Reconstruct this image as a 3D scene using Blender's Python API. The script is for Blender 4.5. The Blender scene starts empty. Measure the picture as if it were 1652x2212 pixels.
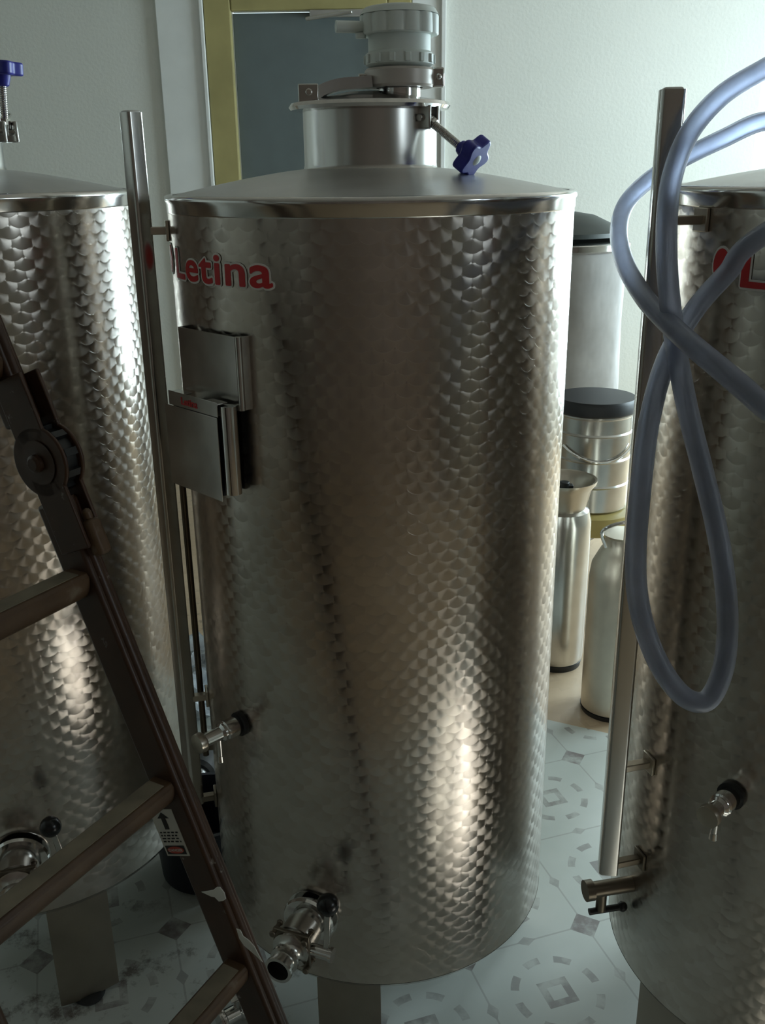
import bpy, bmesh, math, random
from mathutils import Vector, Matrix, noise
random.seed(7)
R_ = math.radians
sc = bpy.context.scene
COL = sc.collection

# ------------------------------------------------------------------ camera
F, PIT, ROLL, CAMH = 2060.0, R_(19.8), R_(0.75), 1.73
f0 = Vector((0, math.cos(PIT), -math.sin(PIT))); r0 = Vector((1, 0, 0)); u0 = r0.cross(f0)
cr = r0*math.cos(ROLL) - u0*math.sin(ROLL)
cu = r0*math.sin(ROLL) + u0*math.cos(ROLL)
CP = Vector((0, 0, CAMH))
cam_d = bpy.data.cameras.new('camera'); cam = bpy.data.objects.new('camera', cam_d); COL.objects.link(cam)
cam_d.sensor_fit = 'HORIZONTAL'; cam_d.sensor_width = 36.0; cam_d.lens = 36.0*F/1652.0
cam_d.clip_start = 0.02; cam_d.clip_end = 100
cam.matrix_world = Matrix(((cr.x, cu.x, -f0.x, CP.x), (cr.y, cu.y, -f0.y, CP.y), (cr.z, cu.z, -f0.z, CP.z), (0, 0, 0, 1)))
sc.camera = cam
def ray(px, py): return f0 + cr*((px-826)/F) + cu*((1106-py)/F)
def atY(px, py, Y): v = ray(px, py); return CP + v*(Y/v.y)
def atZ(px, py, Z): v = ray(px, py); return CP + v*((Z-CAMH)/v.z)
def atD(px, py, d): return CP + ray(px, py)*d

# ------------------------------------------------------------------ colour management, world, lights
sc.view_settings.view_transform = 'Standard'
sc.view_settings.look = 'None'
sc.view_settings.gamma = 1.0
sc.view_settings.use_curve_mapping = False
sc.view_settings.exposure = 0.28
w = bpy.data.worlds.new('daylight'); sc.world = w; w.use_nodes = True
bg = w.node_tree.nodes['Background']; bg.inputs[0].default_value = (0.72, 0.9, 1.0, 1); bg.inputs[1].default_value = 2.5
def area(name, loc, aim, sx, sy, power, color, spread=180):
    l = bpy.data.lights.new(name, 'AREA'); l.shape = 'RECTANGLE'; l.size = sx; l.size_y = sy
    l.energy = power; l.color = color; l.spread = R_(spread)
    o = bpy.data.objects.new(name, l); COL.objects.link(o); o.location = loc
    o.rotation_euler = (Vector(aim)-Vector(loc)).to_track_quat('-Z', 'Y').to_euler()
    return o
# daylight arriving through the two rear windows, then an added front fill
area('daylight_right', (3.52, 4.0, 1.75), (0, 4.0, 1.3), 1.6, 1.4, 104, (0.72, 0.92, 1.0))
area('daylight_back', (2.6, 5.68, 1.25), (2.3, 0, 1.0), 1.1, 1.9, 90, (0.74, 0.92, 1.0))
area('fill_front', (3.52, -0.45, 2.1), (0, 1.0, 1.4), 0.8, 0.85, 7, (0.86, 0.95, 1.0))  # weak fill lamp added at the unseen front opening
sl = bpy.data.lights.new('sun_beam', 'SPOT'); sl.energy = 9000; sl.color = (1.0, 0.95, 0.86)
sl.spot_size = R_(4.6); sl.spot_blend = 0.35; sl.shadow_soft_size = 0.03
so = bpy.data.objects.new('sun_beam', sl); COL.objects.link(so)
so.location = (5.95, -1.75, 3.6)
so.rotation_euler = (Vector((0.92, 0.80, 0))-Vector(so.location)).to_track_quat('-Z', 'Y').to_euler()

# ------------------------------------------------------------------ node helpers
class NT:
    def __init__(s, name):
        s.m = bpy.data.materials.new(name); s.m.use_nodes = True; s.t = s.m.node_tree
        s.p = s.t.nodes['Principled BSDF']
    def n(s, typ, **k):
        o = s.t.nodes.new(typ)
        for a, b in k.items(): setattr(o, a, b)
        return o
    def put(s, sock, v):
        if hasattr(v, 'is_linked') or isinstance(v, bpy.types.NodeSocket): s.t.links.new(v, sock)
        elif isinstance(v, (tuple, list)) and len(v) == 3 and sock.type == 'RGBA': sock.default_value = (*v, 1)
        else: sock.default_value = v
    def M(s, op, a, b=None, c=None, clamp=False):
        o = s.n('ShaderNodeMath', operation=op, use_clamp=clamp)
        for i, v in enumerate((a, b, c)):
            if v is not None: s.put(o.inputs[i], v)
        return o.outputs[0]
    def mix(s, f, a, b):
        o = s.n('ShaderNodeMix', data_type='RGBA')
        s.put(o.inputs[0], f); s.put(o.inputs[6], a); s.put(o.inputs[7], b); return o.outputs[2]
    def mixf(s, f, a, b):
        o = s.n('ShaderNodeMix', data_type='FLOAT')
        s.put(o.inputs[0], f); s.put(o.inputs[2], a); s.put(o.inputs[3], b); return o.outputs[0]
    def noise(s, vec, scale, detail=3, rough=.5):
        o = s.n('ShaderNodeTexNoise'); o.inputs['Scale'].default_value = scale; o.inputs['Detail'].default_value = detail
        o.inputs['Roughness'].default_value = rough
        if vec is not None: s.t.links.new(vec, o.inputs['Vector'])
        return o.outputs[0]
    def ramp(s, f, pts):
        o = s.n('ShaderNodeValToRGB'); e = o.color_ramp.elements
        while len(e) < len(pts): e.new(.5)
        for i, (p, c) in enumerate(pts): e[i].position = p; e[i].color = (*c, 1) if len(c) == 3 else c
        s.put(o.inputs[0], f); return o.outputs[0]
    def obj(s): return s.n('ShaderNodeTexCoord').outputs['Object']
    def scale(s, v, xyz):
        o = s.n('ShaderNodeMapping'); o.inputs['Scale'].default_value = xyz; s.t.links.new(v, o.inputs[0]); return o.outputs[0]
    def bump(s, h, strength=.3, dist=.01):
        o = s.n('ShaderNodeBump'); o.inputs['Strength'].default_value = strength; o.inputs['Distance'].default_value = dist
        s.put(o.inputs['Height'], h); s.t.links.new(o.outputs[0], s.p.inputs['Normal'])
    def set(s, **k):
        nm = dict(color='Base Color', rough='Roughness', metal='Metallic', trans='Transmission Weight', ior='IOR', spec='Specular IOR Level',
                  aniso='Anisotropic', tangent='Tangent', coat='Coat Weight', alpha='Alpha', sss='Subsurface Weight')
        for a, v in k.items(): s.put(s.p.inputs[nm[a]], v)
        return s
def simple(name, color, rough=.5, metal=0.0, var=.12, sc_=8, bump=0, **k):
    t = NT(name); o = t.obj(); nz = t.noise(o, sc_, 4)
    c2 = tuple(max(0, c*(1-var)) for c in color); c1 = tuple(min(1, c*(1+var)) for c in color)
    t.set(color=t.ramp(nz, [(.3, c2), (.7, c1)]), rough=rough, metal=metal, **k)
    if bump: t.bump(t.noise(o, sc_*6, 3), bump, .004)
    return t.m

TR = 0.357
def engine_turned():
    t = NT('engine_turned_steel'); o = t.obj(); sx = t.n('ShaderNodeSeparateXYZ'); t.t.links.new(o, sx.inputs[0])
    x, y, z = sx.outputs
    phi = t.M('ARCTAN2', x, t.M('MULTIPLY', y, -1.0))
    s = 2*math.pi*TR/64; h = s*.5; r = s*.60
    u = t.M('MULTIPLY', phi, TR)
    j0 = t.M('FLOOR', t.M('DIVIDE', z, h))
    def cand(k):
        j = t.M('ADD', j0, float(k))
        off = t.M('MULTIPLY', t.M('MODULO', t.M('ADD', j, 1000.0), 2.0), s*.5)
        uu = t.M('SUBTRACT', u, off)
        i = t.M('ROUND', t.M('DIVIDE', uu, s))
        du = t.M('SUBTRACT', uu, t.M('MULTIPLY', i, s))
        dv = t.M('SUBTRACT', z, t.M('MULTIPLY', j, h))
        d2 = t.M('ADD', t.M('MULTIPLY', du, du), t.M('MULTIPLY', dv, dv))
        inside = t.M('LESS_THAN', d2, r*r)
        rid = t.M('ADD', t.M('MULTIPLY', i, 12.9898), t.M('MULTIPLY', j, 78.233))
        rnd = t.M('FRACT', t.M('MULTIPLY', t.M('SINE', rid), 43758.5))
        return inside, du, dv, rnd, d2
    c2, c1, c0 = cand(2), cand(1), cand(0)
    def pick(n): return t.mixf(c2[0], t.mixf(c1[0], c0[n], c1[n]), c2[n])
    du, dv, rnd, d2 = pick(1), pick(2), pick(3), pick(4)
    cp, sp = t.M('COSINE', phi), t.M('SINE', phi)
    ndv = t.M('MULTIPLY', dv, -1.0)
    cb = t.n('ShaderNodeCombineXYZ')
    t.put(cb.inputs[0], t.M('MULTIPLY', ndv, cp)); t.put(cb.inputs[1], t.M('MULTIPLY', ndv, sp)); t.put(cb.inputs[2], du)
    nr = t.n('ShaderNodeVectorMath', operation='NORMALIZE'); t.t.links.new(cb.outputs[0], nr.inputs[0])
    dist = t.M('SQRT', d2)
    edge = t.M('MULTIPLY', t.M('DIVIDE', dist, r), 1.0, clamp=True)
    wob = t.noise(t.scale(o, (3.5, 3.5, .8)), 1.6, 2)
    stain = t.noise(o, 5, 4)
    col = t.mix(t.M('MULTIPLY', rnd, .55), (.60, .555, .505), (.46, .42, .38))
    col = t.mix(t.ramp(stain, [(.42, (0, 0, 0)), (.75, (1, 1, 1))]), col, (.49, .44, .38))
    t.set(color=col, metal=1.0, rough=t.M('ADD', .21, t.M('MULTIPLY', rnd, .06)), aniso=.80, tangent=nr.outputs[0])
    hh = t.M('ADD', t.M('MULTIPLY', t.M('POWER', edge, 5.0), -.00005), t.M('MULTIPLY', wob, .0026))
    o2 = t.n('ShaderNodeBump'); o2.inputs['Strength'].default_value = .8; o2.inputs['Distance'].default_value = 1.0
    t.put(o2.inputs['Height'], hh); t.t.links.new(o2.outputs[0], t.p.inputs['Normal'])
    return t.m
def steel(name, color=(.62, .61, .58), rough=.22, streak=(1, 1, 1), b=.1):
    t = NT(name); o = t.obj(); nz = t.noise(t.scale(o, streak), 14, 4)
    t.set(color=t.ramp(nz, [(.3, tuple(c*.86 for c in color)), (.7, color)]), metal=1.0, rough=t.mixf(nz, rough*.75, rough*1.3))
    if b: t.bump(nz, b, .002)
    return t.m
ENG = engine_turned()
STEEL = steel('brushed_steel'); POL = steel('polished_steel', (.74, .73, .71), .10, b=.04)
LIDM = steel('satin_lid_steel', (.66, .67, .67), .34, b=.08); NECK = steel('rolled_neck_steel', (.66, .65, .62), .24, (1, 1, .1), .05)
DARKST = steel('dark_tarnished_steel', (.22, .19, .15), .35)
BANDM = steel('rim_steel', (.70, .69, .67), .15, (1, 1, .1), .03)
LEGM = steel('dull_leg_steel', (.36, .32, .27), .35)
WELD = steel('tinted_steel', (.55, .50, .42), .3)
BLACK = simple('black_rubber', (.010, .011, .012), .45)
BORE_SHADE = simple('painted_bore_shade', (.004, .004, .004), .8)
BLACKPL = simple('black_plastic_ball', (.008, .009, .010), .25)
BLUE = simple('blue_plastic', (.030, .035, .33), .38, bump=.1)
WHITEPL = simple('pale_grey_plastic', (.70, .76, .72), .45, var=.05)
PINK = simple('dull_pinkish_clamp', (.52, .48, .44), .4, .3)
RED = simple('red_sticker', (.55, .022, .026), .45, var=.05); WHT = simple('silver_white_sticker', (.80, .80, .77), .45, var=.05)
INK = simple('black_ink', (.012, .011, .010), .6); PAPER = simple('white_label_paper', (.55, .55, .50), .6, var=.06)
LRED = simple('red_oval_ink', (.40, .05, .03), .6)
SPLAT = simple('white_paint_splash', (.72, .74, .70), .7)

# ------------------------------------------------------------------ mesh helpers
def link(o, parent=None):
    COL.objects.link(o)
    if parent: o.parent = parent
    return o
def obj(name, bm, mat, parent=None, smooth=True, bevel=0, seg=2, angle=35):
    bmesh.ops.recalc_face_normals(bm, faces=bm.faces)
    me = bpy.data.meshes.new(name); bm.to_mesh(me); bm.free()
    for m in (mat if isinstance(mat, (list, tuple)) else [mat]): me.materials.append(m)
    if smooth:
        me.polygons.foreach_set('use_smooth', [True]*len(me.polygons)); me.set_sharp_from_angle(angle=R_(angle))
    o = bpy.data.objects.new(name, me)
    if bevel:
        b = o.modifiers.new('bevel', 'BEVEL'); b.width = bevel; b.segments = seg; b.limit_method = 'ANGLE'
    return link(o, parent)
def tag(o, label=None, cat=None, group=None, kind=None):
    for k, v in (('label', label), ('category', cat), ('group', group), ('kind', kind)):
        if v: o[k] = v
    return o
def thing(name, label, cat, loc=(0, 0, 0), group=None, rotz=0):
    o = bpy.data.objects.new(name, None); o.empty_display_size = .05; COL.objects.link(o)
    o.location = loc; o.rotation_euler = (0, 0, rotz); return tag(o, label, cat, group)
def struct(name, bm, mat, **k): return tag(obj(name, bm, mat, **k), kind='structure')
def box(bm, a, b):
    a, b = Vector(a), Vector(b); c = (a+b)/2; s = b-a
    bmesh.ops.create_cube(bm, size=1, matrix=Matrix.Translation(c) @ Matrix.Diagonal((abs(s.x), abs(s.y), abs(s.z), 1)))
def obox(bm, c, ax, ay, az, sx, sy, sz):
    m = Matrix.Identity(4)
    for i, (v, s) in enumerate(((ax, sx), (ay, sy), (az, sz))):
        v = Vector(v).normalized()*s
        for k in range(3): m[k][i] = v[k]
    bmesh.ops.create_cube(bm, size=1, matrix=Matrix.Translation(Vector(c)) @ m)
def lathe(bm, prof, seg=48, mat=None, closed=False):
    M_ = mat or Matrix.Identity(4); rings = []
    for r, z in prof:
        if r < 1e-6: rings.append([bm.verts.new(M_ @ Vector((0, 0, z)))])
        else: rings.append([bm.verts.new(M_ @ Vector((r*math.sin(2*math.pi*i/seg), -r*math.cos(2*math.pi*i/seg), z))) for i in range(seg)])
    pr = list(zip(rings, rings[1:])) + ([(rings[-1], rings[0])] if closed else [])
    for A, B in pr:
        for i in range(seg):
            j = (i+1) % seg
            if len(A) == 1 and len(B) > 1: bm.faces.new((A[0], B[i], B[j]))
            elif len(B) == 1 and len(A) > 1: bm.faces.new((A[i], A[j], B[0]))
            elif len(A) > 1: bm.faces.new((A[i], A[j], B[j], B[i]))
def frame(p, d):
    q = Vector(d).normalized().to_track_quat('Z', 'Y')
    return Matrix.Translation(Vector(p)) @ q.to_matrix().to_4x4()
def rod(bm, a, b, r, seg=20, r2=None, cap=True):
    a, b = Vector(a), Vector(b); L = (b-a).length; r2 = r if r2 is None else r2
    p = [(r, 0), (r2, L)]
    if cap: p = [(0, 0)] + p + [(0, L)]
    lathe(bm, p, seg, frame(a, b-a))
def turned(bm, a, d, prof, seg=32): lathe(bm, prof, seg, frame(a, d))
def smooth_path(pts, n=8):
    pts = [Vector(p) for p in pts]; P = [pts[0]*2-pts[1]]+pts+[pts[-1]*2-pts[-2]]; out = []
    for i in range(1, len(P)-2):
        for k in range(n):
            t = k/n; a, b, c, d = P[i-1:i+3]
            out.append(.5*((2*b)+(c-a)*t+(2*a-5*b+4*c-d)*t*t+(3*b-a-3*c+d)*t**3))
    return out+[pts[-1]]
def tube(bm, pts, r, seg=14, r_in=None, cap=True):
    pts = [Vector(p) for p in pts]; T = [(pts[min(i+1, len(pts)-1)]-pts[max(i-1, 0)]).normalized() for i in range(len(pts))]
    n = T[0].orthogonal().normalized(); rings = []; inner = []
    for p, t in zip(pts, T):
        n = (n - t*n.dot(t)).normalized(); b = t.cross(n)
        ring = lambda rr: [bm.verts.new(p+(n*math.cos(2*math.pi*i/seg)+b*math.sin(2*math.pi*i/seg))*rr) for i in range(seg)]
        rings.append(ring(r))
        if r_in: inner.append(ring(r_in))
    def skin(rg):
        for A, B in zip(rg, rg[1:]):
            for i in range(seg): j = (i+1) % seg; bm.faces.new((A[i], A[j], B[j], B[i]))
    skin(rings)
    if r_in:
        skin(inner)
        for A, B in ((rings[0], inner[0]), (rings[-1], inner[-1])):
            for i in range(seg): j = (i+1) % seg; bm.faces.new((A[i], A[j], B[j], B[i]))
    elif cap:
        bm.faces.new(rings[0]); bm.faces.new(rings[-1])
def prism(bm, poly, z0, z1, M_=None):
    M_ = M_ or Matrix.Identity(4)
    A = [bm.verts.new(M_ @ Vector((x, y, z0))) for x, y in poly]; B = [bm.verts.new(M_ @ Vector((x, y, z1))) for x, y in poly]
    n = len(poly); bm.faces.new(A[::-1]); bm.faces.new(B)
    for i in range(n): j = (i+1) % n; bm.faces.new((A[i], A[j], B[j], B[i]))
BM = bmesh.new
def sph(bm, c, r, seg=24): bmesh.ops.create_uvsphere(bm, u_segments=seg, v_segments=seg//2, radius=r, matrix=Matrix.Translation(Vector(c)))
def text_bm(body, size, offset, depth, space=1.0):
    cu_ = bpy.data.curves.new('t', 'FONT'); cu_.body = body; cu_.size = size; cu_.offset = offset; cu_.extrude = depth
    cu_.space_character = space; cu_.resolution_u = 6
    o = bpy.data.objects.new('t', cu_); COL.objects.link(o)
    dg = bpy.context.evaluated_depsgraph_get(); me = bpy.data.meshes.new_from_object(o.evaluated_get(dg))
    bm = BM(); bm.from_mesh(me)
    bpy.data.objects.remove(o); bpy.data.curves.remove(cu_); bpy.data.meshes.remove(me)
    return bm

# ------------------------------------------------------------------ the room
XW0, XW1, YW0, YW1, CEIL = -3.2, 3.4, -3.0, 5.5, 3.1
def wall_mat(name, c, c2):
    t = NT(name); o = t.obj(); big = t.noise(o, .9, 3); fine = t.noise(o, 60, 3)
    col = t.ramp(big, [(.3, c2), (.7, c)])
    v = t.n('ShaderNodeTexVoronoi', feature='DISTANCE_TO_EDGE'); v.inputs['Scale'].default_value = 1.1
    nz = t.n('ShaderNodeTexNoise'); nz.inputs['Scale'].default_value = 3; t.t.links.new(o, nz.inputs['Vector'])
    ad = t.n('ShaderNodeVectorMath', operation='ADD'); t.t.links.new(o, ad.inputs[0]); t.t.links.new(nz.outputs['Color'], ad.inputs[1]); t.t.links.new(ad.outputs[0], v.inputs['Vector'])
    crack = t.M('MULTIPLY', t.M('LESS_THAN', v.outputs['Distance'], .006), t.M('GREATER_THAN', t.noise(o, 1.7, 2), .78))
    col = t.mix(t.M('MULTIPLY', crack, .35), col, (.30, .28, .24))
    t.set(color=col, rough=.85); t.bump(t.M('ADD', fine, t.M('MULTIPLY', big, 2.0)), .25, .006); return t.m
WALL = wall_mat('painted_plaster', (.72, .72, .67), (.66, .67, .62))
CASE = simple('white_painted_casing', (.76, .77, .75), .6, var=.03)
CEILM = simple('ceiling_paint', (.46, .41, .36), .9)
FRONTM = simple('brown_far_wall', (.24, .18, .15), .9)
OCHRE = simple('ochre_painted_wood', (.36, .31, .13), .55, var=.12, sc_=5)
DOORM = simple('grey_green_door_paint', (.115, .14, .14), .5, var=.06)
def floor_mat():
    t = NT('patterned_floor_tile'); o = t.obj(); sx = t.n('ShaderNodeSeparateXYZ'); t.t.links.new(o, sx.inputs[0]); x, y, _ = sx.outputs
    P = .315
    # cells laid square to the walls, rotated a little
    a = R_(18)
    X = t.M('ADD', t.M('MULTIPLY', x, math.cos(a)), t.M('MULTIPLY', y, math.sin(a)))
    Y = t.M('SUBTRACT', t.M('MULTIPLY', y, math.cos(a)), t.M('MULTIPLY', x, math.sin(a)))
    X = t.M('ADD', X, -.075+P*20); Y = t.M('ADD', Y, -.02+P*20)
    cx = t.M('SUBTRACT', t.M('FRACT', t.M('DIVIDE', X, P)), .5); cy = t.M('SUBTRACT', t.M('FRACT', t.M('DIVIDE', Y, P)), .5)
    ax, ay = t.M('ABSOLUTE', cx), t.M('ABSOLUTE', cy)
    mx = t.M('MAXIMUM', ax, ay); sm = t.M('ADD', ax, ay)
    def band(v, c, wd): return t.M('LESS_THAN', t.M('ABSOLUTE', t.M('SUBTRACT', v, c)), wd)
    def mul(*q):
        r = q[0]
        for k in q[1:]: r = t.M('MULTIPLY', r, k)
        return r
    ring = t.M('SQRT', t.M('ADD', t.M('MULTIPLY', cx, cx), t.M('MULTIPLY', cy, cy)))
    ang = t.M('ARCTAN2', cy, cx)
    dash = t.M('GREATER_THAN', t.M('SINE', t.M('MULTIPLY', ang, 8.0)), -.1)
    med = mul(band(ring, .30, .030), dash)
    sq = mul(band(mx, .085, .028))
    dia = t.M('LESS_THAN', t.M('ADD', t.M('SUBTRACT', .5, ax), t.M('SUBTRACT', .5, ay)), .13)
    loz = t.M('LESS_THAN', t.M('ADD', t.M('ABSOLUTE', t.M('SUBTRACT', mx, .5)), t.M('MULTIPLY', t.M('MINIMUM', ax, ay), .6)), .045)
    grout = t.M('GREATER_THAN', mx, .493)
    wear = t.noise(o, 16, 4, .6)
    base = t.ramp(t.noise(o, 3, 4), [(.3, (.50, .53, .49)), (.7, (.62, .64, .60))])
    darkc = t.mix(wear, (.30, .26, .24), (.13, .11, .11))
    pres = t.ramp(wear, [(.36, (.25, .25, .25)), (.58, (1, 1, 1))])
    pat = t.M('MAXIMUM', t.M('MAXIMUM', t.M('MULTIPLY', med, .62), t.M('MULTIPLY', sq, .75)), t.M('MAXIMUM', t.M('MULTIPLY', dia, .95), t.M('MULTIPLY', loz, .5)))
    pat = t.M('MAXIMUM', t.M('MULTIPLY', pat, pres), t.M('MULTIPLY', grout, .35))
    col = t.mix(pat, base, darkc)
    # tan floor beyond the tiles, plus an unseen near strip added to warm reflections
    tan = t.mix(t.noise(t.scale(o, (1, 4, 1)), 6, 4), (.46, .34, .22), (.55, .42, .29))
    far = t.M('MAXIMUM', t.M('GREATER_THAN', t.M('ADD', y, t.M('MULTIPLY', x, .47)), 3.00), t.M('LESS_THAN', y, .30))
    col = t.mix(far, col, t.mix(t.M('MULTIPLY', pat, .35), tan, (.30, .20, .13)))
    # dark splashes and grime
    gr = t.ramp(t.noise(o, 9, 6, .75), [(.54, (0, 0, 0)), (.66, (1, 1, 1))])
    gm = t.ramp(t.noise(o, 1.6, 2), [(.40, (0, 0, 0)), (.55, (1, 1, 1))])
    gm = t.M('MULTIPLY', gm, t.M('LESS_THAN', x, -.2))
    col = t.mix(t.M('MULTIPLY', t.M('MULTIPLY', gr, gm), .85), col, (.10, .07, .055))
    t.set(color=col, rough=t.mixf(wear, .32, .55)); t.bump(t.M('SUBTRACT', wear, t.M('MULTIPLY', grout, 2.0)), .15, .002); return t.m
bm = BM(); box(bm, (XW0-.2, YW0-.2, -.1), (XW1+.4, YW1+.3, 0)); struct('floor', bm, floor_mat(), smooth=False)
bm = BM(); box(bm, (XW0-.2, YW0-.2, CEIL), (XW1+.4, YW1+.3, CEIL+.1)); struct('ceiling', bm, CEILM, smooth=False)
T_ = .14
WX0, WX1, WZ0, WZ1 = 2.03, 3.15, .25, 2.19
DX0, DX1, DZ = -.745, .06, 2.50
bm = BM()   # back wall with a door recess and a window hole
for a, b in (((XW0, YW1, 0), (DX0-.02, YW1+T_, CEIL)), ((DX0-.02, YW1, DZ+.02), (DX1+.02, YW1+T_, CEIL)), ((DX1+.02, YW1, 0), (WX0, YW1+T_, CEIL)),
             ((WX0, YW1, 0), (WX1, YW1+T_, WZ0)), ((WX0, YW1, WZ1), (WX1, YW1+T_, CEIL)), ((WX1, YW1, 0), (XW1+T_, YW1+T_, CEIL))): box(bm, a, b)
struct('wall_back', bm, WALL, smooth=False)
bm = BM()
W2 = (3.2, 4.8, 1.05, 2.45); W3 = (-.95, -.05, 1.55, 2.55)
for a, b in (((XW1, YW0, 0), (XW1+T_, W3[0], CEIL)), ((XW1, W3[0], 0), (XW1+T_, W3[1], W3[2])), ((XW1, W3[0], W3[3]), (XW1+T_, W3[1], CEIL)),
             ((XW1, W3[1], 0), (XW1+T_, W2[0], CEIL)), ((XW1, W2[0], 0), (XW1+T_, W2[1], W2[2])), ((XW1, W2[0], W2[3]), (XW1+T_, W2[1], CEIL)),
             ((XW1, W2[1], 0), (XW1+T_, YW1+T_, CEIL))): box(bm, a, b)
struct('wall_right', bm, WALL, smooth=False)
bm = BM(); box(bm, (XW0-T_, YW0, 0), (XW0, YW1+T_, CEIL)); struct('wall_left', bm, WALL, smooth=False)
bm = BM(); box(bm, (XW0-T_, YW0-T_, 0), (XW1+T_, YW0, CEIL)); struct('wall_front', bm, FRONTM, smooth=False)
g_ = NT('window_glass'); tr_ = g_.n('ShaderNodeBsdfTransparent'); gl_ = g_.n('ShaderNodeBsdfGlossy'); gl_.inputs['Roughness'].default_value = .03
mx_ = g_.n('ShaderNodeMixShader'); mx_.inputs[0].default_value = .06; g_.t.links.new(tr_.outputs[0], mx_.inputs[1]); g_.t.links.new(gl_.outputs[0], mx_.inputs[2])
g_.t.links.new(mx_.outputs[0], g_.t.nodes['Material Output'].inputs[0]); GLASS = g_.m
def window(name, quad, axis, pos):
    a0, a1, z0, z1 = quad; fr = BM()
    t = .045
    def bx(bm_, p, q, d0, d1, zz0, zz1):
        if axis == 'x': box(bm_, (p, pos+d0, zz0), (q, pos+d1, zz1))
        else: box(bm_, (pos+d0, p, zz0), (pos+d1, q, zz1))
    for p, q, k0, k1 in ((a0, a0+t, z0, z1), (a1-t, a1, z0, z1), (a0+t, a1-t, z0, z0+t), (a0+t, a1-t, z1-t, z1), ((a0+a1)/2-.02, (a0+a1)/2+.02, z0+t, z1-t)):
        bx(fr, p, q, .05, .10, k0, k1)
    o = struct(name, fr, CASE, smooth=False, bevel=.004)
    g = BM(); bx(g, a0+t, a1-t, .072, .078, z0+t, z1-t); obj('pane', g, GLASS, o, smooth=False)
    s = BM(); bx(s, a0-.05, a1+.05, -.03, .05, z0-.03, z0); obj('window_sill', s, CASE, o, smooth=False, bevel=.004)
window('window_1', (WX0, WX1, WZ0, WZ1), 'x', YW1)
window('window_2', W2, 'y', XW1)
window('window_3', W3, 'y', XW1)  # unseen opening, put in to let the sun beam through
# white casing either side of the door, ochre jambs, grey door
bm = BM(); box(bm, (-1.13, YW1-.03, 0), (-.885, YW1, CEIL)); box(bm, (-.905, YW1-.05, 0), (-.885, YW1-.02, CEIL)); struct('trim_1', bm, CASE, smooth=False, bevel=.004)
bm = BM(); box(bm, (.185, YW1-.03, 0), (.36, YW1, CEIL)); box(bm, (.335, YW1-.05, 0), (.36, YW1-.02, CEIL)); struct('trim_2', bm, CASE, smooth=False, bevel=.004)
bm = BM()
for a, b in (((-.883, YW1-.035, 0), (DX0, YW1+.06, DZ+.11)), ((DX1, YW1-.035, 0), (.183, YW1+.06, DZ+.11)), ((DX0, YW1-.035, DZ), (DX1, YW1+.06, DZ+.11))): box(bm, a, b)
d = struct('door_1', bm, OCHRE, smooth=False, bevel=.008)
bm = BM(); box(bm, (DX0+.004, YW1+.01, .01), (DX1-.004, YW1+.05, DZ-.006)); obj('door_panel', bm, DOORM, d, smooth=False, bevel=.004)
bm = BM(); box(bm, (-.34, YW1-.04, DZ-.035), (-.05, YW1+.01, DZ+.0)); rod(bm, (-.36, YW1-.05, DZ-.045), (-.12, YW1-.10, DZ-.02), .010); obj('door_closer', bm, LIDM, d, bevel=.004)
bm = BM(); rod(bm, (-.02, YW1+.01, 1.0), (-.02, YW1-.05, 1.0), .012); rod(bm, (-.02, YW1-.05, 1.0), (-.14, YW1-.05, 1.0), .010); obj('door_handle', bm, POL, d)
bm = BM(); box(bm, (-1.13+.0, YW1-.045, 0), (-.885, YW1-.0305, .24)); box(bm, (XW0, YW1-.018, 0), (-1.131, YW1, .24)); struct('baseboard_left', bm, CASE, smooth=False, bevel=.004)
bm = BM(); box(bm, (.361, YW1-.018, 0), (XW1, YW1, .24)); struct('baseboard_right', bm, CASE, smooth=False, bevel=.004)

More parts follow.
